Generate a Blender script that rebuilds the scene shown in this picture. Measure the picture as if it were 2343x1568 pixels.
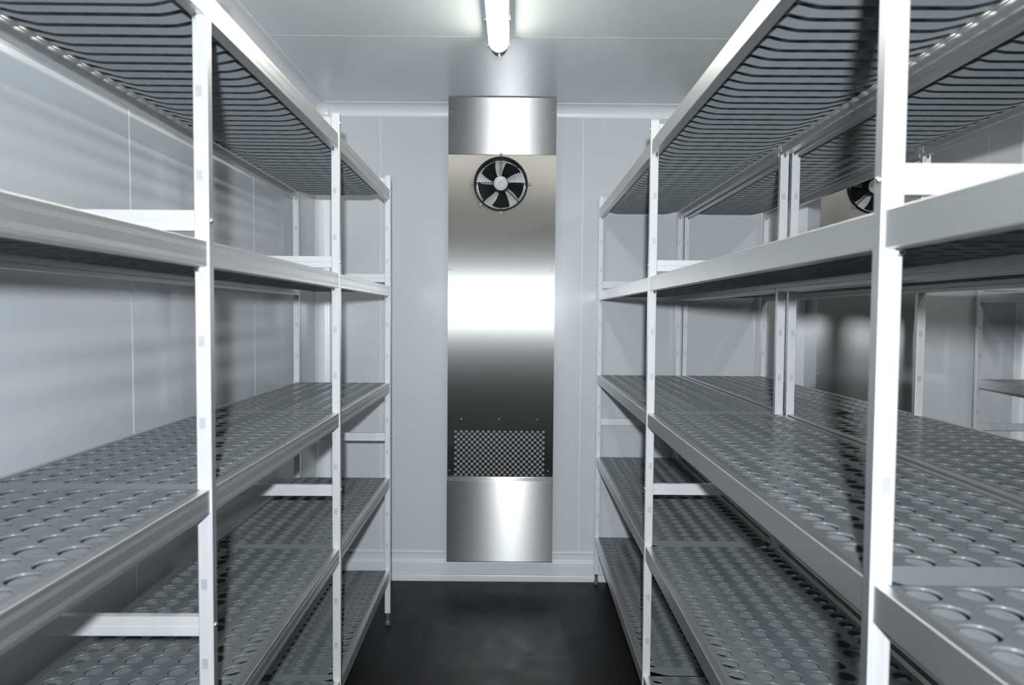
import bpy, bmesh, math
from mathutils import Vector, Matrix
from math import sin, cos, pi, atan2, tan, sqrt, radians

for o in list(bpy.data.objects):
    bpy.data.objects.remove(o, do_unlink=True)
SC = bpy.context.scene
COL = SC.collection

# ------------------------------------------------------------------ camera
CAM_H = 1.491
cd = bpy.data.cameras.new('camera')
cd.sensor_width = 36.0
cd.lens = 36.0 * 1542.0 / 2343.0
cd.clip_start = 0.02
cd.clip_end = 60
cd.dof.use_dof = True
cd.dof.focus_distance = 2.9
cd.dof.aperture_fstop = 5.0
cam = bpy.data.objects.new('camera', cd)
COL.objects.link(cam)
cam.matrix_world = (Matrix.Translation((0, 0, CAM_H)) @ Matrix.Rotation(pi / 2 - 0.04143, 4, 'X')
                    @ Matrix.Rotation(0.00792, 4, 'Z'))
SC.camera = cam

# ------------------------------------------------------------------ view, world, flash
SC.view_settings.view_transform = 'Standard'
SC.view_settings.look = 'None'
SC.view_settings.gamma = 1.0
SC.view_settings.use_curve_mapping = False
SC.view_settings.exposure = 0.18

W = bpy.data.worlds.new('world')
SC.world = W
W.use_nodes = True
W.node_tree.nodes['Background'].inputs[0].default_value = (0.8, 0.88, 1.0, 1)
W.node_tree.nodes['Background'].inputs[1].default_value = 0.02

FLASH = 345.0         # flash gun in the camera's hot shoe
LAMP = 28.0          # radiance of the ceiling tubes
LAMP_COL = (1.0, 0.965, 0.86)

fl = bpy.data.lights.new('camera_flash', 'SPOT')
fl.shadow_soft_size = 0.022
fl.spot_size = radians(125)
fl.spot_blend = 0.25
fl.energy = FLASH
fl.color = (0.90, 0.955, 1.0)
fl.use_nodes = True
nt = fl.node_tree
lf = nt.nodes.new('ShaderNodeLightFalloff')
lf.inputs['Strength'].default_value = 1.0
mq = nt.nodes.new('ShaderNodeMath')
mq.operation = 'MULTIPLY'
mq.inputs[1].default_value = 0.22
ml = nt.nodes.new('ShaderNodeMath')
ml.operation = 'MULTIPLY_ADD'
ml.inputs[1].default_value = 0.48 / 3.9
nt.links.new(lf.outputs['Quadratic'], mq.inputs[0])
nt.links.new(lf.outputs['Linear'], ml.inputs[0])
nt.links.new(mq.outputs[0], ml.inputs[2])
mc = nt.nodes.new('ShaderNodeMath')
mc.operation = 'MULTIPLY_ADD'
mc.inputs[1].default_value = 0.30 / 15.2
nt.links.new(lf.outputs['Constant'], mc.inputs[0])
nt.links.new(ml.outputs[0], mc.inputs[2])
nt.links.new(mc.outputs[0], nt.nodes['Emission'].inputs['Strength'])
flo = bpy.data.objects.new('camera_flash', fl)
COL.objects.link(flo)
flo.location = (0.0, -0.17, CAM_H + 0.125)
flo.rotation_euler = (radians(85), 0, 0)

# ------------------------------------------------------------------ materials
def new_mat(name):
    m = bpy.data.materials.new(name)
    m.use_nodes = True
    return m, m.node_tree, m.node_tree.nodes['Principled BSDF']

def noise_mix(nt, a, b, scale, detail=3, stretch=(1, 1, 1), coord='Object'):
    tc = nt.nodes.new('ShaderNodeTexCoord')
    mp = nt.nodes.new('ShaderNodeMapping')
    mp.inputs['Scale'].default_value = stretch
    nt.links.new(tc.outputs[coord], mp.inputs['Vector'])
    n = nt.nodes.new('ShaderNodeTexNoise')
    n.inputs['Scale'].default_value = scale
    n.inputs['Detail'].default_value = detail
    nt.links.new(mp.outputs['Vector'], n.inputs['Vector'])
    mr = nt.nodes.new('ShaderNodeMapRange')
    mr.inputs['From Min'].default_value = 0.3
    mr.inputs['From Max'].default_value = 0.7
    mr.inputs['To Min'].default_value = a
    mr.inputs['To Max'].default_value = b
    nt.links.new(n.outputs['Fac'], mr.inputs['Value'])
    return mr.outputs['Result'], n

def plain(name, col, rough=0.5, metal=0.0, spec=0.5, var=0.06, scale=12, stretch=(1, 1, 1), bump=0.0):
    m, nt, b = new_mat(name)
    b.inputs['Metallic'].default_value = metal
    b.inputs['Specular IOR Level'].default_value = spec
    r, n = noise_mix(nt, rough * (1 - var), rough * (1 + var), scale, 3, stretch)
    nt.links.new(r, b.inputs['Roughness'])
    mx = nt.nodes.new('ShaderNodeMix')
    mx.data_type = 'RGBA'
    mx.inputs['A'].default_value = tuple(c * (1 - var * 0.4) for c in col) + (1,)
    mx.inputs['B'].default_value = tuple(min(1, c * (1 + var * 0.4)) for c in col) + (1,)
    nt.links.new(n.outputs['Fac'], mx.inputs['Factor'])
    nt.links.new(mx.outputs['Result'], b.inputs['Base Color'])
    if bump:
        bp = nt.nodes.new('ShaderNodeBump')
        bp.inputs['Strength'].default_value = bump
        bp.inputs['Distance'].default_value = 0.001
        nt.links.new(n.outputs['Fac'], bp.inputs['Height'])
        nt.links.new(bp.outputs['Normal'], b.inputs['Normal'])
    return m

def brushed(name, col, rough, aniso, rot, stretch):
    m, nt, b = new_mat(name)
    b.inputs['Base Color'].default_value = col + (1,)
    b.inputs['Metallic'].default_value = 1.0
    b.inputs['Anisotropic'].default_value = aniso
    b.inputs['Anisotropic Rotation'].default_value = rot
    tg = nt.nodes.new('ShaderNodeTangent')
    tg.direction_type = 'UV_MAP'
    tg.uv_map = 'UVMap'
    nt.links.new(tg.outputs['Tangent'], b.inputs['Tangent'])
    r, n = noise_mix(nt, rough * 0.992, rough * 1.008, 14, 4, stretch)
    nt.links.new(r, b.inputs['Roughness'])
    return m

M = {}
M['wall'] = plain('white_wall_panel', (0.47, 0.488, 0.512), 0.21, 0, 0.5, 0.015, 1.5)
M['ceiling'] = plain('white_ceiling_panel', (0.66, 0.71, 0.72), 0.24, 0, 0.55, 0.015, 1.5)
M['sealant'] = plain('white_sealant', (0.64, 0.645, 0.65), 0.5)
M['trim'] = plain('white_plastic_trim', (0.62, 0.63, 0.65), 0.35)
M['floor'] = plain('black_phenolic_floor', (0.0075, 0.0068, 0.0068), 0.46, 0, 0.25, 0.10, 9, (1, 1, 1), 0.03)
M['skirting'] = plain('pale_grey_skirting', (0.50, 0.525, 0.55), 0.3, 0, 0.5, 0.02)
M['floor_seam'] = plain('floor_seam', (0.03, 0.026, 0.024), 0.6)
M['alu'] = plain('anodised_aluminium', (0.67, 0.675, 0.685), 0.37, 0.94, 0.5, 0.05, 6, (40, 1, 40))
M['alu_post'] = plain('pale_aluminium', (0.67, 0.675, 0.69), 0.75, 0.78, 0.5, 0.03, 6, (40, 40, 1))
M['plastic'] = plain('grey_shelf_plastic', (0.132, 0.143, 0.149), 0.27, 0, 0.4, 0.08, 30)
M['plug'] = plain('grey_slot_plug', (0.55, 0.555, 0.585), 0.72, 0.85)
M['cap'] = plain('grey_plastic_cap', (0.42, 0.42, 0.44), 0.5)
M['foot'] = plain('dark_grey_foot', (0.085, 0.09, 0.095), 0.35)
M['chrome'] = plain('bright_steel', (0.75, 0.76, 0.78), 0.16, 1.0)
M['steel_v'] = brushed('stainless_brushed_upright', (0.335, 0.33, 0.32), 0.385, 1.0, 0.0, (60, 60, 0.6))
M['steel_h'] = brushed('stainless_brushed_across', (0.27, 0.268, 0.267), 0.26, 1.0, 0.25, (0.6, 60, 60))
M['steel'] = plain('stainless_folded', (0.56, 0.56, 0.56), 0.3, 1.0)
M['inner'] = plain('grey_inner_plate', (0.86, 0.86, 0.87), 0.5)
M['coil'] = plain('grey_cooling_fins', (0.20, 0.20, 0.21), 0.5, 0.2, 0.5, 0.1, 4, (80, 1, 1))
M['black'] = plain('black_paint', (0.0045, 0.0045, 0.005), 0.5, 0, 0.2)
M['tab'] = plain('grey_tab', (0.16, 0.15, 0.14), 0.5, 0.3)
M['badge'] = plain('silver_badge', (0.33, 0.33, 0.33), 0.5, 0.3)
M['badge_ink'] = plain('badge_ink', (0.12, 0.12, 0.12), 0.5)
M['lamp_body'] = plain('lamp_grey_body', (0.55, 0.56, 0.56), 0.4)
M['lamp_tip'] = plain('lamp_clear_tip', (0.20, 0.225, 0.21), 0.2)
m, nt, b = new_mat('lit_lamp_cover')
b.inputs['Base Color'].default_value = (0.9, 0.9, 0.9, 1)
b.inputs['Emission Color'].default_value = LAMP_COL + (1,)
b.inputs['Emission Strength'].default_value = LAMP
M['lamp_glow'] = m

# ------------------------------------------------------------------ mesh helpers
def mesh(name, bm, mats, smooth=False, recalc=True):
    if recalc:
        bmesh.ops.recalc_face_normals(bm, faces=bm.faces)
    if smooth:
        for f in bm.faces:
            f.smooth = True
    me = bpy.data.meshes.new(name)
    bm.to_mesh(me)
    bm.free()
    for m in (mats if isinstance(mats, (list, tuple)) else [mats]):
        me.materials.append(m)
    if smooth:
        me.set_sharp_from_angle(angle=radians(40))
    return me

def put(name, me, parent=None, loc=(0, 0, 0), rot=(0, 0, 0)):
    o = bpy.data.objects.new(name, me)
    COL.objects.link(o)
    o.location = loc
    o.rotation_euler = rot
    if parent is not None:
        o.parent = parent
    return o

def struct(name, me, loc=(0, 0, 0)):
    o = put(name, me, None, loc)
    o['kind'] = 'structure'
    return o

def thing(name, label, cat, loc=(0, 0, 0), rz=0, group=None):
    o = bpy.data.objects.new(name, None)
    o.empty_display_size = 0.1
    COL.objects.link(o)
    o.location = loc
    o.rotation_euler = (0, 0, rz)
    o['label'] = label
    o['category'] = cat
    if group:
        o['group'] = group
    return o

def box(bm, x0, x1, y0, y1, z0, z1, bev=0.0, mi=0):
    g = bmesh.ops.create_cube(bm, size=1.0)
    vs = g['verts']
    for v in vs:
        v.co = Vector(((x0 + x1) / 2 + v.co.x * (x1 - x0), (y0 + y1) / 2 + v.co.y * (y1 - y0),
                       (z0 + z1) / 2 + v.co.z * (z1 - z0)))
    fs = set(f for v in vs for f in v.link_faces)
    for f in fs:
        f.material_index = mi
    if bev:
        es = set(e for f in fs for e in f.edges)
        r = bmesh.ops.bevel(bm, geom=list(es), offset=bev, segments=2, affect='EDGES', profile=0.5)
        for f in r['faces']:
            f.material_index = mi
    return vs

def cyl(bm, p0, p1, r0, r1=None, seg=16, mi=0):
    r1 = r0 if r1 is None else r1
    p0, p1 = Vector(p0), Vector(p1)
    d = (p1 - p0).normalized()
    a = d.orthogonal().normalized()
    b = d.cross(a)
    A = [bm.verts.new(p0 + (a * cos(2 * pi * k / seg) + b * sin(2 * pi * k / seg)) * r0) for k in range(seg)]
    B = [bm.verts.new(p1 + (a * cos(2 * pi * k / seg) + b * sin(2 * pi * k / seg)) * r1) for k in range(seg)]
    fs = [bm.faces.new((A[k], A[(k + 1) % seg], B[(k + 1) % seg], B[k])) for k in range(seg)]
    fs.append(bm.faces.new(A[::-1]))
    fs.append(bm.faces.new(B))
    for f in fs:
        f.material_index = mi

def lathe(bm, prof, seg=32, axis='Z', closed=False, mi=0):
    """prof: (r, h) pairs turned round the axis (Z, or -Y for things on the back wall)"""
    rings = []
    for r, h in prof:
        ring = []
        for k in range(seg):
            t = 2 * pi * k / seg
            if axis == 'Z':
                co = (r * cos(t), r * sin(t), h)
            else:
                co = (r * cos(t), -h, r * sin(t))
            ring.append(bm.verts.new(co))
        rings.append(ring)
    n = len(rings)
    for i in range(n if closed else n - 1):
        A, B = rings[i], rings[(i + 1) % n]
        for k in range(seg):
            f = bm.faces.new((A[k], A[(k + 1) % seg], B[(k + 1) % seg], B[k]))
            f.material_index = mi
    if not closed:
        for ring in (rings[0], rings[-1]):
            f = bm.faces.new(ring)
            f.material_index = mi

def torus(bm, R, r, y=0.0, seg=56, sec=6):
    lathe(bm, [(R + r * cos(2 * pi * k / sec), -y + r * sin(2 * pi * k / sec)) for k in range(sec)], seg, 'Y', True)

def prism(bm, prof, a0, a1, axis):
    """extrude a closed outline along X, Y or Z.  Outline pairs are (y,z), (x,z), (x,y)"""
    def co(p, a):
        return {'X': (a, p[0], p[1]), 'Y': (p[0], a, p[1]), 'Z': (p[0], p[1], a)}[axis]
    A = [bm.verts.new(co(p, a0)) for p in prof]
    B = [bm.verts.new(co(p, a1)) for p in prof]
    n = len(prof)
    for k in range(n):
        bm.faces.new((A[k], A[(k + 1) % n], B[(k + 1) % n], B[k]))
    bm.faces.new(A)
    bm.faces.new(B)

def planar_uv(me, scale=1.0):
    uv = me.uv_layers.new(name='UVMap')
    for l in me.loops:
        c = me.vertices[l.vertex_index].co
        uv.data[l.index].uv = (c.x * scale, c.z * scale)

# ------------------------------------------------------------------ room
XL, XR = -1.07, 2.845
YB, YF = 3.73, -1.30
CH = 2.628
T = 0.08
SB = 0.0006

bm = bmesh.new()
box(bm, XL - T, XR + T, YF - T, YB + T, -0.08, 0.0)
me = mesh('floor', bm, [M['floor']])
floor = struct('floor', me)
bm = bmesh.new()
box(bm, -0.0535, -0.0520, YF + 0.01, YB - 0.03, 0.0, 0.0004)
put('floor_seam', mesh('floor_seam', bm, M['floor_seam']), floor)
bm = bmesh.new()
lathe(bm, [(0.0, 0.0), (0.0034, 0.0), (0.0030, 0.0009), (0.0012, 0.0011)], 12)
scr = mesh('floor_screw', bm, M['black'], True)
for sx, sy in ((-0.069, 3.02), (-0.036, 3.02), (-0.069, 2.74), (-0.036, 2.74), (-0.069, 3.42), (-0.036, 3.42)):
    put('floor_screw', scr, floor, (sx, sy, 0))

def wall(name, mk, boxes, strips):
    bm = bmesh.new()
    for b in boxes:
        box(bm, *b)
    for s in strips:
        box(bm, *s, mi=1)
    return struct(name, mesh(name, bm, [M[mk], M['sealant']]))

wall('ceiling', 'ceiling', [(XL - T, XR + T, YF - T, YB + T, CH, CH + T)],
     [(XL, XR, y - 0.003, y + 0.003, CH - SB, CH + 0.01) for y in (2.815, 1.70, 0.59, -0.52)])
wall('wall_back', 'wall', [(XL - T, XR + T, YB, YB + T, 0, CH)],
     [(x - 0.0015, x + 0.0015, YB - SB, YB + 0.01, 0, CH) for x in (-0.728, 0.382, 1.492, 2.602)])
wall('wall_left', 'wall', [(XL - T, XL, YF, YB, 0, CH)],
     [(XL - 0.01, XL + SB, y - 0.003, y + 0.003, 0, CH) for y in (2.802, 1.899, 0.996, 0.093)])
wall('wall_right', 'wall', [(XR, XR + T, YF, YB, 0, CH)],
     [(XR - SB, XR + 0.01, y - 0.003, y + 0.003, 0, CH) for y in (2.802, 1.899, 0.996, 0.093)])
DX0, DX1, DZ = -0.55, 0.43, 2.02           # doorway the picture is taken from
wall('wall_front', 'wall', [(XL, DX0, YF - T, YF, 0, CH), (DX1, XR, YF - T, YF, 0, CH), (DX0, DX1, YF - T, YF, DZ, CH)], [])
bm = bmesh.new()
for a in ((DX0 - 0.05, DX0, 0, DZ + 0.05), (DX1, DX1 + 0.05, 0, DZ + 0.05), (DX0, DX1, DZ, DZ + 0.05)):
    box(bm, a[0], a[1], YF - T - 0.01, YF + 0.012, a[2], a[3], 0.003)
struct('door_1', mesh('door_1', bm, M['trim']))

R = 0.058
def cove(cx, cy, n=10):
    """outline of a hollow quarter-round fillet filling the corner at (0,0), legs along +a, +b"""
    pts = [(0.0, 0.0), (R + 0.004, 0.0), (R + 0.004, 0.0022)]
    for k in range(n + 1):
        t = -pi / 2 - (pi / 2) * k / n
        pts.append((R + R * cos(t), R + 0.0022 + (R - 0.0022) * sin(t) if k < n else R))
    pts += [(0.0022, R + 0.004), (0.0, R + 0.004)]
    return [(cx * p[0], cy * p[1]) for p in pts]

def trim(name, prof, off, a0, a1, axis):
    bm = bmesh.new()
    prism(bm, [(p[0] + off[0], p[1] + off[1]) for p in prof], a0, a1, axis)
    return struct(name, mesh(name, bm, M['trim'], True))

trim('trim_1', cove(-1, -1), (YB, CH), XL, -0.345, 'X')
trim('trim_2', cove(-1, -1), (YB, CH), 0.228, 1.618, 'X')
trim('trim_3', cove(-1, -1), (YB, CH), 2.186, XR, 'X')
trim('trim_4', cove(1, -1), (XL, CH), YF, YB, 'Y')
trim('trim_5', cove(-1, -1), (XR, CH), YF, YB, 'Y')
trim('trim_6', cove(1, -1), (XL, YB), 0, CH - R, 'Z')
trim('trim_7', cove(-1, -1), (XR, YB), 0, CH - R, 'Z')
# rounded white end pieces where the coves meet in the two back corners
for i, sx in ((8, 1), (9, -1)):
    bm = bmesh.new()
    n = 8
    grid = []
    for a in range(n + 1):
        row = []
        for c in range(n + 1):
            th, ph = pi / 2 * a / n, pi / 2 * c / n
            row.append(bm.verts.new((sx * (R + 0.004 - (R + 0.001) * sin(th) * cos(ph)), -(R + 0.004) + (R + 0.001) * sin(th) * sin(ph),
                                     -(R + 0.004) + (R + 0.001) * cos(th))))
        grid.append(row)
    for a in range(n):
        for c in range(n):
            q = [grid[a][c], grid[a + 1][c], grid[a + 1][c + 1], grid[a][c + 1]]
            if a == 0:
                q = [grid[0][0], grid[1][c], grid[1][c + 1]]
                if c:
                    q[0] = grid[0][c]
            try:
                bm.faces.new(q)
            except ValueError:
                pass
    bmesh.ops.remove_doubles(bm, verts=bm.verts, dist=0.0002)
    o = struct('trim_%d' % i, mesh('trim_%d' % i, bm, M['trim'], True), (XL if sx > 0 else XR, YB, CH))
    sol = o.modifiers.new('thickness', 'SOLIDIFY')
    sol.thickness = 0.002

SK = [(0, 0), (0.024, 0), (0.024, 0.030), (0.022, 0.034), (0.012, 0.036), (0.012, 0.100), (0.010, 0.106), (0.004, 0.112), (0.002, 0.118),
      (0.002, 0.152), (0.007, 0.153), (0.0085, 0.158), (0.007, 0.163), (0.003, 0.166), (0, 0.168)]
def skirt(name, mk, a0, a1, axis):
    bm = bmesh.new()
    prism(bm, mk, a0, a1, axis)
    return struct(name, mesh(name, bm, M['skirting'], True))
skirt('baseboard_back', [(YB - p[0], p[1]) for p in SK], XL + 0.02, XR - 0.02, 'X')
skirt('baseboard_left', [(XL + p[0], p[1]) for p in SK], YF, YB, 'Y')
skirt('baseboard_right', [(XR - p[0], p[1]) for p in SK], YF, YB, 'Y')

# ------------------------------------------------------------------ shelving racks
PW, PD = 0.027, 0.020            # post section
BH = 0.0465                      # beam height
INS = 0.003                      # beam set back from the post's outer face
BT, BF = 0.0168, 0.0255          # beam ledge and flange widths
PITCH, CPITCH = 0.049, 0.0595    # hole spacing along and across a shelf
LEVELS = (2.068, 1.620, 1.1655, 0.7135, 0.2665)
BARS = (2.104, 1.657, 0.907)
POST_TOP = 2.133

def make_post():
    bm = bmesh.new()
    g = 0.0003                   # two shallow grooves down each broad face
    w, d = PW, PD
    c = 0.0016
    pr = [(c, 0), (0.0055, 0), (0.0058, g), (0.0064, g), (0.0067, 0), (w - 0.0067, 0), (w - 0.0064, g), (w - 0.0058, g), (w - 0.0055, 0), (w - c, 0),
          (w, c), (w, d - c), (w - c, d), (c, d), (0, d - c), (0, c)]
    prism(bm, pr, 0.058, POST_TOP, 'Z')
    bmesh.ops.recalc_face_normals(bm, faces=bm.faces)
    for f in bm.faces:
        f.material_index = 1 if abs(f.normal.x) > 0.9 else 0
    return mesh('post', bm, [M['alu_post'], M['alu']])
post_me = make_post()
bm = bmesh.new(); box(bm, -0.0002, PW + 0.0002, -0.0002, PD + 0.0002, POST_TOP, POST_TOP + 0.0045, 0.0008); cap_me = mesh('end_cap', bm, M['cap'])
bm = bmesh.new()
lathe(bm, [(0.0125, 0.0), (0.0132, 0.003), (0.0132, 0.012), (0.0115, 0.017), (0.0075, 0.020), (0.0075, 0.040), (0.0095, 0.044), (0.0098, 0.060)], 20)
foot_me = mesh('foot', bm, M['foot'], True)
bm = bmesh.new(); box(bm, -0.0056, 0.0056, -0.0006, 0.0012, -0.0098, 0.0098); plug_me = mesh('slot_plug', bm, M['plug'])
bm = bmesh.new()
lathe(bm, [(0.0044, 0.0), (0.0044, 0.0010), (0.0037, 0.0024), (0.0021, 0.0032), (0.0003, 0.0035)], 14)
bolt_me = mesh('bolt', bm, M['chrome'], True)
bm = bmesh.new()
lathe(bm, [(0.0036, 0.0), (0.0036, 0.009), (0.0040, 0.0095), (0.0040, 0.0125), (0.0030, 0.0135)], 14, 'Y')
pin_me = mesh('locking_pin', bm, M['chrome'], True)

def make_bar(D):
    bm = bmesh.new()
    h = 0.0184
    pr = [(0.003, -h), (0.003, -0.0012), (0.0040, -0.0006), (0.0040, 0.0006), (0.003, 0.0012), (0.003, h), (0.017, h), (0.017, -h)]
    prism(bm, pr, PW, D - PW, 'X')
    return mesh('crossbar', bm, M['alu_post'])

def make_beam(L, mirror, g):
    top = [(0.0, -0.0014), (0.0005, -0.0005), (0.0014, 0.0)]
    down = []
    for zc in (0.0095, 0.0122, 0.0149, 0.0322, 0.0349, 0.0376):
        down += [(0.0, -zc + 0.00055), (g, -zc + 0.0002), (g, -zc - 0.0002), (0.0, -zc - 0.00055)]
    pr = top[::-1]
    pr = [(BT - 0.001, 0.0), (0.0014, 0.0), (0.0005, -0.0005), (0.0, -0.0014)] + down + \
         [(0.0, -BH + 0.001), (0.001, -BH), (BF, -BH), (BF, -0.036), (BF - 0.002, -0.034), (BF - 0.002, -0.018), (BF, -0.016), (BF, -0.0135), (BT, -0.0135), (BT, -0.001)]
    bm = bmesh.new()
    s = -1 if mirror else 1
    prism(bm, [(s * p[0], p[1]) for p in pr], 0, L, 'Y')
    return mesh('shelf_beam', bm, M['alu'])

def make_panel(rows, cols):
    W_ = (cols - 1) * CPITCH + 0.0544
    mar = 0.0272
    L = rows * PITCH
    bm = bmesh.new()
    hx, hy = CPITCH / 2, PITCH / 2
    ca = atan2(hy, hx)
    angs = []
    for a0, a1, n in ((-ca, ca, 5), (ca, pi - ca, 7), (pi - ca, pi + ca, 5), (pi + ca, 2 * pi - ca, 7)):
        angs += [a0 + (a1 - a0) * k / n for k in range(n)]
    N = len(angs)
    Ro, Ri, Th = 0.0214, 0.0194, 0.0040
    prof = [(Ro - (Ro - Ri) * sin(t), -(Ro - Ri) * (1 - cos(t))) for t in (0, pi / 6, pi / 3, pi / 2)] + [(Ri, -Th)]
    for i in range(cols):
        for j in range(rows):
            cx, cy = mar + i * CPITCH, (j + 0.5) * PITCH
            rings = []
            rect = []
            for a in angs:
                c, s = cos(a), sin(a)
                k = min(hx / abs(c) if abs(c) > 1e-9 else 9, hy / abs(s) if abs(s) > 1e-9 else 9)
                rect.append((cx + c * k, cy + s * k))
            def clampx(x):
                if i == 0 and x < cx - 0.0225: x = 0.0
                if i == cols - 1 and x > cx + 0.0225: x = W_
                return x
            rings.append([bm.verts.new((x, y, 0)) for x, y in rect])
            for r, z in prof:
                rings.append([bm.verts.new((cx + r * cos(a), cy + r * sin(a), z)) for a in angs])
            rings.append([bm.verts.new((x, y, -Th)) for x, y in rect])
            for q in range(len(rings) - 1):
                A, B = rings[q], rings[q + 1]
                for k in range(N):
                    f = bm.faces.new((A[k], A[(k + 1) % N], B[(k + 1) % N], B[k]))
                    f.smooth = 1 <= q <= 4
    bmesh.ops.remove_doubles(bm, verts=bm.verts, dist=0.00005)
    # edge strips beside the first and the last column
    def quadbox(x0, x1, y0, y1, z0, z1):
        box(bm, x0, x1, y0, y1, z0, z1)
    ex = mar - hx
    if ex > 0:
        quadbox(-0.0, ex, 0, L, -Th, 0)
        quadbox(W_ - ex, W_, 0, L, -Th, 0)
    bmesh.ops.recalc_face_normals(bm, faces=bm.faces)
    # side walls and the hanging cross ribs with their bellied lower edge
    quadbox(0.0, 0.003, 0.0008, L - 0.0008, -0.0130, -0.001)
    quadbox(W_ - 0.003, W_, 0.0008, L - 0.0008, -0.0130, -0.001)
    def belly(x):
        t = min(x, W_ - x) / 0.085
        t = max(0.0, min(1.0, t))
        return -0.0130 - 0.0150 * (t * t * (3 - 2 * t))
    def rib(y0, y1, zt=-0.004):
        n = 22
        A = [[], []]
        for q, y in enumerate((y0, y1)):
            for k in range(n + 1):
                x = W_ * k / n
                A[q].append((bm.verts.new((x, y, zt)), bm.verts.new((x, y, belly(x)))))
        for k in range(n):
            for q in (0, 1):
                a, b = A[q][k], A[q][k + 1]
                bm.faces.new((a[0], b[0], b[1], a[1]) if q == 0 else (a[1], b[1], b[0], a[0]))
            a, b, c, d = A[0][k][1], A[0][k + 1][1], A[1][k + 1][1], A[1][k][1]
            bm.faces.new((a, b, c, d))
        for k in (0, n):
            bm.faces.new((A[0][k][0], A[0][k][1], A[1][k][1], A[1][k][0]))
    rt = 0.0028
    rib(0.0, rt * 0.6, 0.0006)
    for j in range(1, rows):
        rib(j * PITCH - rt / 2, j * PITCH + rt / 2)
    rib(L - rt * 0.8, L, -0.0004)
    return mesh('shelf_grid', bm, M['plastic'], False, False), W_, L

PANELS = {}
def panel(rows, cols):
    if (rows, cols) not in PANELS:
        PANELS[(rows, cols)] = make_panel(rows, cols)
    return PANELS[(rows, cols)]

def rack(label, loc, rz, x0, D, frames, rows, cols, groove, detail):
    """frames: y of each frame's near face, near to far;  rows: hole rows of the panels in each bay, far end first"""
    root = thing('shelving_rack', label, 'shelving rack', loc, rz, 'shelving racks in the cold room')
    bar_me = make_bar(D)
    for fi, fy in enumerate(frames):
        for side in (0, 1):
            px = x0 if side == 0 else x0 + D - PW
            p = put('post', post_me, root, (px, fy, 0))
            put('foot', foot_me, p, (PW / 2, PD / 2, 0))
            if not detail[fi]:
                continue
            put('end_cap', cap_me, p)
            for k in range(14):
                z = 1.8877 + 0.15 - 0.15 * k
                if z < 0.12 or any(l - BH - 0.012 < z < l + 0.01 for l in LEVELS):
                    continue
                put('slot_plug', plug_me, p, (PW * 0.5 + (-0.002 if side else 0.002), 0, z))
            for z in BARS:
                put('bolt', bolt_me, p, (PW if side else 0, PD / 2, z), (0, pi / 2 if side else -pi / 2, 0))
            for l in LEVELS:
                put('locking_pin', pin_me, p, (PW * (0.33 if side else 0.67), 0, l - BH - 0.005))
        for z in BARS:
            put('crossbar', bar_me, root, (x0, fy, z))
    for bi in range(len(frames) - 1):
        ya, yb = frames[bi] + PD, frames[bi + 1]
        b0 = make_beam(yb - ya, False, groove)
        b1 = make_beam(yb - ya, True, groove)
        for l in LEVELS:
            put('shelf_beam', b0, root, (x0 + INS, ya, l))
            put('shelf_beam', b1, root, (x0 + D - INS, ya, l))
            y = yb - 0.001
            for r in rows[bi]:
                pm, pw, pl = panel(r, cols)
                y -= pl + 0.0005
                put('shelf_grid', pm, root, (x0 + (D - pw) / 2, y, l - 0.0005))
    return root

D = 0.455
LF = [3.16748, 2.19629, 1.22725, 0.257]
RF = [3.67338, 2.24398, 0.81045, -0.62]
ys = lambda L: [y - 2.2 for y in L[::-1]]
rack('aluminium rack with grey perforated shelves along the left wall, its beams finely grooved', (-0.56125, 2.2, 0), 0.01132,
     -D, D, ys(LF), [[7, 7, 5]] * 3, 7, 0.00028, [0, 1, 1, 1])
rack('long aluminium rack with grey perforated shelves lining the right side of the central aisle', (0.45181, 2.2, 0), -0.00835,
     0.0, D, ys(RF), [[7, 7, 7, 7]] * 3, 7, 0.00004, [0, 1, 1, 1])
rack('aluminium rack standing back to back behind the rack on the right of the aisle', (0.45181 + D + 0.012, 2.2, 0), -0.00835,
     0.0, D, ys(RF[:3]), [[7, 7, 7, 7]] * 2, 7, 0.00004, [1, 1, 1])
rack('shallow aluminium rack against the right wall, seen far right through the other shelves', (2.487, 2.2, 0), 0.0,
     0.0, 0.339, [2.17 - 2.2, 3.60 - 2.2], [[7, 7, 7, 7]], 5, 0.00004, [1, 1])

# ------------------------------------------------------------------ cooling units
CW = 0.565
FX, FZ, FR = -0.0067, 2.176, 0.1415      # fan centre (from the unit's middle) and radius
YP = -0.157                              # front plane, from the wall

def sheet_with_hole(bm, x0, x1, z0, z1, y, cx, cz, r, th=0.0012, seg=64):
    angs = []
    corners = [atan2(z1 - cz, x1 - cx), atan2(z1 - cz, x0 - cx), atan2(z0 - cz, x0 - cx) + 2 * pi, atan2(z0 - cz, x1 - cx) + 2 * pi]
    for i in range(4):
        a0, a1 = corners[i], corners[(i + 1) % 4] + (2 * pi if i == 3 else 0)
        angs += [a0 + (a1 - a0) * k / (seg // 4) for k in range(seg // 4)]
    rings = []
    for yy, kind in ((y, 'o'), (y, 'i'), (y + th, 'i'), (y + th, 'o')):
        ring = []
        for a in angs:
            c, s = cos(a), sin(a)
            if kind == 'i':
                ring.append(bm.verts.new((cx + r * c, yy, cz + r * s)))
            else:
                kx = ((x1 - cx) / c if c > 0 else (x0 - cx) / c) if abs(c) > 1e-9 else 99
                kz = ((z1 - cz) / s if s > 0 else (z0 - cz) / s) if abs(s) > 1e-9 else 99
                k = min(kx, kz)
                ring.append(bm.verts.new((cx + k * c, yy, cz + k * s)))
        rings.append(ring)
    n = len(angs)
    for q in range(4):
        A, B = rings[q], rings[(q + 1) % 4]
        for k in range(n):
            bm.faces.new((A[k], A[(k + 1) % n], B[(k + 1) % n], B[k]))

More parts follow.
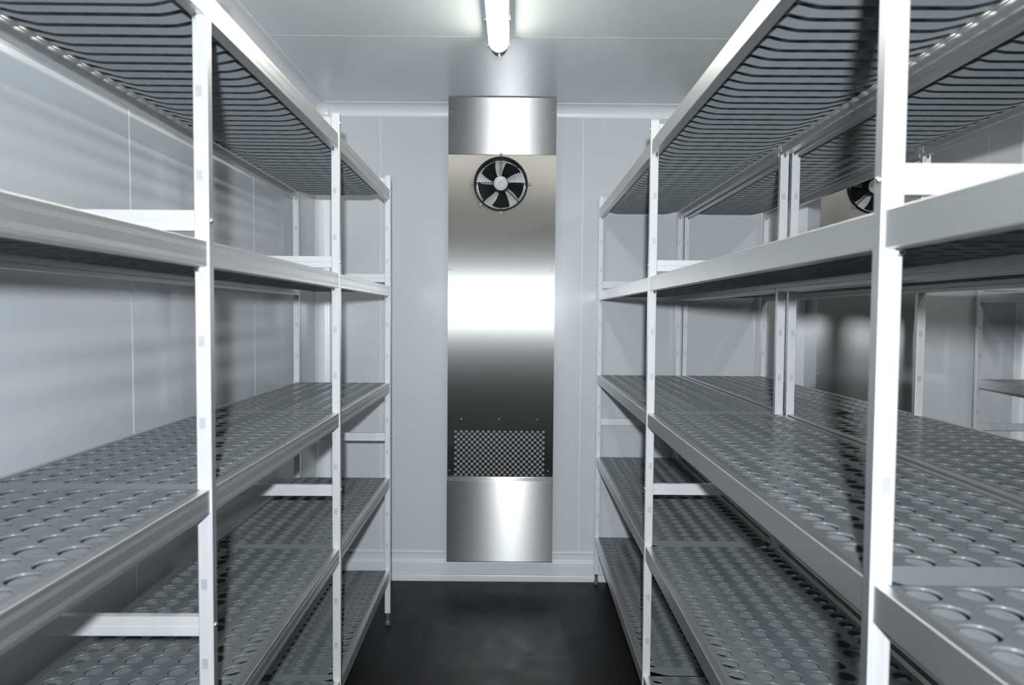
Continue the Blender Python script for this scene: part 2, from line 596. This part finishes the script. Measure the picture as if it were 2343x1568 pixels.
bm = bmesh.new()
lathe(bm, [(0.0036, 0.0), (0.0036, 0.0006), (0.0028, 0.0018), (0.0012, 0.0023), (0.0003, 0.0024)], 14, 'Y')
pscrew_me = mesh('screw', bm, M['chrome'], True)

def cooling_unit(label, loc, tilt):
    root = thing('cooling_unit', label, 'cooling unit', loc, 0, 'stainless cooling units on the back wall')
    h = CW / 2
    # folded casing: two sides, back, top and bottom
    bm = bmesh.new()
    for s in (-1, 1):
        a, b = sorted((s * (h - 0.001), s * (h - 0.0025)))
        box(bm, a, b, YP + 0.0015, -0.001, 0.175, 2.624)
    box(bm, -h + 0.002, h - 0.002, -0.004, -0.001, 0.175, 2.624)
    box(bm, -h + 0.002, h - 0.002, YP + 0.0015, -0.001, 2.6225, 2.6245)
    box(bm, -h + 0.002, h - 0.002, YP + 0.0015, -0.001, 0.175, 0.177)
    put('casing', mesh('casing', bm, M['steel']), root)
    bm = bmesh.new()
    box(bm, -h + 0.004, h - 0.004, -0.095, -0.090, 1.95, 2.42)
    put('back_plate', mesh('back_plate', bm, M['inner']), root)
    bm = bmesh.new()
    box(bm, -h + 0.004, h - 0.004, YP + 0.030, -0.03, 0.58, 0.92)
    put('cooling_fins', mesh('cooling_fins', bm, M['coil']), root)
    # main sheet with the fan opening and the grille opening
    gx0, gx1, gz0, gz1 = -0.2525, 0.2445, 0.628, 0.872
    bm = bmesh.new()
    z0, z1, z2 = 1.90, 2.335, 0.60
    sheet_with_hole(bm, -h, h, z0, z1, YP, FX, FZ, FR - 0.004)
    box(bm, -h, h, YP, YP + 0.0012, gz1, z0)
    box(bm, -h, gx0, YP, YP + 0.0012, gz0, gz1)
    box(bm, gx1, h, YP, YP + 0.0012, gz0, gz1)
    box(bm, -h, h, YP, YP + 0.0012, z2, gz0)
    me = mesh('front_panel', bm, M['steel_v'])
    planar_uv(me)
    front = put('front_panel', me, root)
    # grille: diagonal bars left between the punched lozenges
    bm = bmesh.new()
    p = (gx1 - gx0) / 17
    bw = 0.0062
    n = 26
    for s in (1, -1):
        for k in range(-12, 30):
            c = gx0 + k * p
            L = 1.0
            d = Vector((1, 0, s)).normalized()
            nn = Vector((-s, 0, 1)).normalized() * bw / 2
            mid = Vector((c, YP + 0.0002, (gz0 + gz1) / 2))
            q = [mid - d * L + nn, mid + d * L + nn, mid + d * L - nn, mid - d * L - nn]
            off = Vector((0, 0.0008 + 0.00002 * (s > 0), 0))
            A = [bm.verts.new(v) for v in q]
            B = [bm.verts.new(v + off) for v in q]
            bm.faces.new(A)
            bm.faces.new(B[::-1])
            for i in range(4):
                bm.faces.new((A[i], A[(i + 1) % 4], B[(i + 1) % 4], B[i]))
    for co, no in (((gx0, 0, 0), (-1, 0, 0)), ((gx1, 0, 0), (1, 0, 0)), ((0, 0, gz0), (0, 0, -1)), ((0, 0, gz1), (0, 0, 1))):
        bmesh.ops.bisect_plane(bm, geom=list(bm.verts) + list(bm.edges) + list(bm.faces), dist=1e-6, plane_co=co, plane_no=no, clear_outer=True)
    zm = (gz0 + gz1) / 2                  # solid wedges left standing between the lozenges at both sides
    for xe, sg in ((gx0, 1), (gx1, -1)):
        for k in range(-5, 5):
            zc = zm + (k + 0.5) * p
            if zc - p / 2 < gz0 - 0.01 or zc + p / 2 > gz1 + 0.01:
                continue
            tri = [(xe, min(gz1, zc + p / 2)), (xe, max(gz0, zc - p / 2)), (xe + sg * p / 2, zc)]
            A = [bm.verts.new((x, YP + 0.0001, z)) for x, z in tri]
            B = [bm.verts.new((x, YP + 0.0010, z)) for x, z in tri]
            bm.faces.new(A)
            bm.faces.new(B[::-1])
            for i in range(3):
                bm.faces.new((A[i], A[(i + 1) % 3], B[(i + 1) % 3], B[i]))
    me = mesh('grille', bm, M['steel_v'])
    planar_uv(me)
    put('grille', me, front)
    for x, z in ((-0.2715, 2.263), (0.2665, 2.263), (-0.2725, 1.727), (0.2665, 1.727), (-0.2725, 1.190), (0.2600, 1.190),
                 (-0.208, 0.932), (-0.006, 0.932), (0.196, 0.932), (-0.270, 0.655), (0.2575, 0.655)):
        put('screw', pscrew_me, front, (x, YP, z))
    # upper cover
    bm = bmesh.new()
    box(bm, -h, h, -0.0035, 0.0, -0.1475, 0.1475, 0.0008)
    me = mesh('upper_cover', bm, M['steel_h'])
    planar_uv(me)
    up = put('upper_cover', me, root, (0, YP - 0.0006, 2.4765), (0, 0, tilt))
    for x, z in ((-0.268, 0.070), (0.264, 0.070), (-0.268, -0.079), (0.264, -0.079)):
        put('screw', pscrew_me, up, (x, -0.0035, z))
    # lower cover with its sloping lip
    bm = bmesh.new()
    yb_ = -0.022
    prism(bm, [(0.0, 0.0), (yb_ + 0.003, 0.0), (yb_, 0.003), (yb_, 0.436), (yb_ + 0.003, 0.440), (yb_ + 0.006, 0.4405), (-0.006, 0.452), (-0.006, 0.456), (0.0, 0.456)], -h, h, 'X')
    me = mesh('lower_cover', bm, M['steel_h'])
    planar_uv(me)
    lo = put('lower_cover', me, root, (0, YP, 0.168))
    for x, z in ((-0.274, 0.424), (0.2665, 0.4265), (-0.258, 0.018)):
        put('screw', pscrew_me, lo, (x, yb_, z))
    # ---- fan
    bm = bmesh.new()
    lathe(bm, [(FR, 0.0), (FR, 0.010), (FR - 0.003, 0.013), (FR - 0.007, 0.013), (FR - 0.010, 0.010), (FR - 0.010, -0.040), (FR - 0.007, -0.040), (FR - 0.007, -0.002)], 72, 'Y', True)
    fan = put('fan_housing', mesh('fan_housing', bm, M['black'], True), root, (FX, YP, FZ))
    bm = bmesh.new()
    for k in range(12):
        torus(bm, 0.041 + k * 0.0078, 0.0011, -0.016)
    rad = []
    for a in (0, 90, 180, 270):
        rad += [(a, 0.0042), (a, -0.0042)]
    rad += [(45, 0.0022), (45, -0.0022), (135, 0.0), (225, 0.0022), (225, -0.0022), (315, 0.0)]
    for a, off in rad:
        a = radians(a)
        d = Vector((cos(a), 0, sin(a)))
        e = Vector((-sin(a), 0, cos(a)))
        Y = Vector((0, -0.0185, 0))
        cyl(bm, d * 0.034 + e * off + Y, d * (FR - 0.004) + e * off + Vector((0, -0.0135, 0)), 0.0014, seg=6)
    put('fan_guard', mesh('fan_guard', bm, M['black'], True), fan)
    for a in (0, 90, 180, 270, 226):
        bm = bmesh.new()
        box(bm, FR - 0.006, FR + 0.018, -0.0045 - 0.001, -0.001, -0.0075, 0.0075, 0.0012)
        put('mounting_tab', mesh('mounting_tab', bm, M['tab']), fan, (0, 0, 0), (0, -radians(a), 0))
    bm = bmesh.new()
    for a in (0, 90, 180, 270, 226):
        a = radians(a)
        c = Vector((cos(a) * (FR + 0.011), -0.005, sin(a) * (FR + 0.011)))
        cyl(bm, c, c + Vector((0, -0.0022, 0)), 0.0034, 0.0026, 12)
    put('tab_screws', mesh('tab_screws', bm, M['badge'], True), fan)
    # five blades, swept and pitched
    bm = bmesh.new()
    for k in range(5):
        c0 = radians(64 + 72 * k)
        nr, na = 6, 6
        G = [[], []]
        for q, dy in ((0, 0.0), (1, 0.0018)):
            for i in range(nr + 1):
                r = 0.036 + (FR - 0.021 - 0.036) * i / nr
                row = []
                for j in range(na + 1):
                    t = j / na - 0.5
                    wd = radians(42 + 3 * i / nr)
                    a = c0 + t * wd - radians(10) * (i / nr) ** 1.5
                    row.append(bm.verts.new((r * cos(a), 0.014 + t * 0.030 + dy, r * sin(a))))
                G[q].append(row)
        for i in range(nr):
            for j in range(na):
                bm.faces.new((G[0][i][j], G[0][i + 1][j], G[0][i + 1][j + 1], G[0][i][j + 1]))
                bm.faces.new((G[1][i][j], G[1][i][j + 1], G[1][i + 1][j + 1], G[1][i + 1][j]))
        for i in range(nr):
            for j in (0, na):
                bm.faces.new((G[0][i][j], G[0][i + 1][j], G[1][i + 1][j], G[1][i][j]))
        for j in range(na):
            bm.faces.new((G[0][nr][j], G[0][nr][j + 1], G[1][nr][j + 1], G[1][nr][j]))
    put('fan_blades', mesh('fan_blades', bm, M['black'], True), fan)
    bm = bmesh.new()
    lathe(bm, [(0.040, -0.045), (0.040, 0.010), (0.038, 0.0145)], 40, 'Y')
    put('motor', mesh('motor', bm, M['black'], True), fan)
    bm = bmesh.new()
    lathe(bm, [(0.0375, 0.017), (0.0375, 0.0205), (0.0360, 0.0218), (0.0345, 0.0212), (0.012, 0.0212), (0.011, 0.0225), (0.0065, 0.0230), (0.006, 0.0245), (0.001, 0.0250)], 44, 'Y')
    for k in range(26):                  # embossed marks round the badge, too small to read
        if k in (6, 7, 19, 20):
            continue
        a = 2 * pi * k / 26
        r0, r1 = 0.0265, 0.0265 + (0.0035 if k % 3 else 0.0022)
        c, s = cos(a), sin(a)
        w = 0.0007 + 0.0005 * ((k * 7) % 4 == 0)
        A = [bm.verts.new((c * rr - s * ww, -0.02135, s * rr + c * ww)) for rr, ww in ((r0, -w), (r1, -w), (r1, w), (r0, w))]
        f = bm.faces.new(A)
        f.material_index = 1
    put('motor_badge', mesh('motor_badge', bm, [M['badge'], M['badge_ink']], True), fan)
    return root

cooling_unit('tall brushed stainless cooling unit with round black fan at the end of the central aisle', (-0.0587, YB, 0), 0.006)
cooling_unit('stainless cooling unit with black fan half hidden behind the racks on the right', (1.9015, YB, 0), 0.0)

# ------------------------------------------------------------------ ceiling lamps
def lamp(label, x, y1, L):
    root = thing('ceiling_lamp', label, 'ceiling lamp', (x, y1, CH), 0, 'tube lamps on the ceiling')
    bm = bmesh.new()
    w = 0.046
    pr = [(-w, 0), (-w, -0.034), (-w + 0.004, -0.040), (w - 0.004, -0.040), (w, -0.034), (w, 0)]
    prism(bm, pr, -L + 0.005, -0.075, 'Y')
    put('housing', mesh('housing', bm, M['lamp_body']), root)
    def dome(ya, yb, shrink, mat, name):
        """a trough of half-oval section that tapers to a rounded nose when shrink is set"""
        bm = bmesh.new()
        n, mseg = 14, 10 if shrink else 1
        rings = []
        for i in range(mseg + 1):
            t = i / mseg
            y = ya + (yb - ya) * t
            k = sqrt(max(0.0, 1 - t * t)) if shrink else 1.0
            k = max(k, 0.02)
            ring = []
            for j in range(n + 1):
                a = pi + pi * j / n
                ring.append(bm.verts.new((0.0385 * cos(a) * k, y, -0.040 + 0.038 * sin(a) * (0.35 + 0.65 * k))))
            rings.append(ring)
        for i in range(mseg):
            for j in range(n):
                bm.faces.new((rings[i][j], rings[i][j + 1], rings[i + 1][j + 1], rings[i + 1][j]))
            bm.faces.new((rings[i][0], rings[i + 1][0], rings[i + 1][n], rings[i][n]))
        bm.faces.new(rings[0])
        bm.faces.new(rings[-1])
        put(name, mesh(name, bm, mat, True), root)
    dome(-L + 0.05, -0.095, False, M['lamp_glow'], 'light_cover')
    dome(-0.095, 0.0, True, M['lamp_tip'], 'end_piece')
    dome(-L + 0.05, -L, True, M['lamp_tip'], 'end_piece')
    bm = bmesh.new()
    box(bm, 0.0405, 0.0480, -0.006, 0.006, -0.050, -0.030, 0.001)
    box(bm, -0.0480, -0.0405, -0.006, 0.006, -0.050, -0.030, 0.001)
    cm = mesh('clip', bm, M['chrome'])
    y = -0.085
    while y > -L + 0.03:
        put('clip', cm, root, (0, y, 0))
        y -= 0.24
    return root

lamp('lit white tube lamp on the ceiling above the central aisle', -0.0625, 2.865, 1.37)
lamp('lit tube lamp on the ceiling above the second aisle behind the racks', 1.93, 2.865, 1.37)
lamp('lit tube lamp on the ceiling over the near end of the central aisle', -0.0625, 0.20, 1.30)
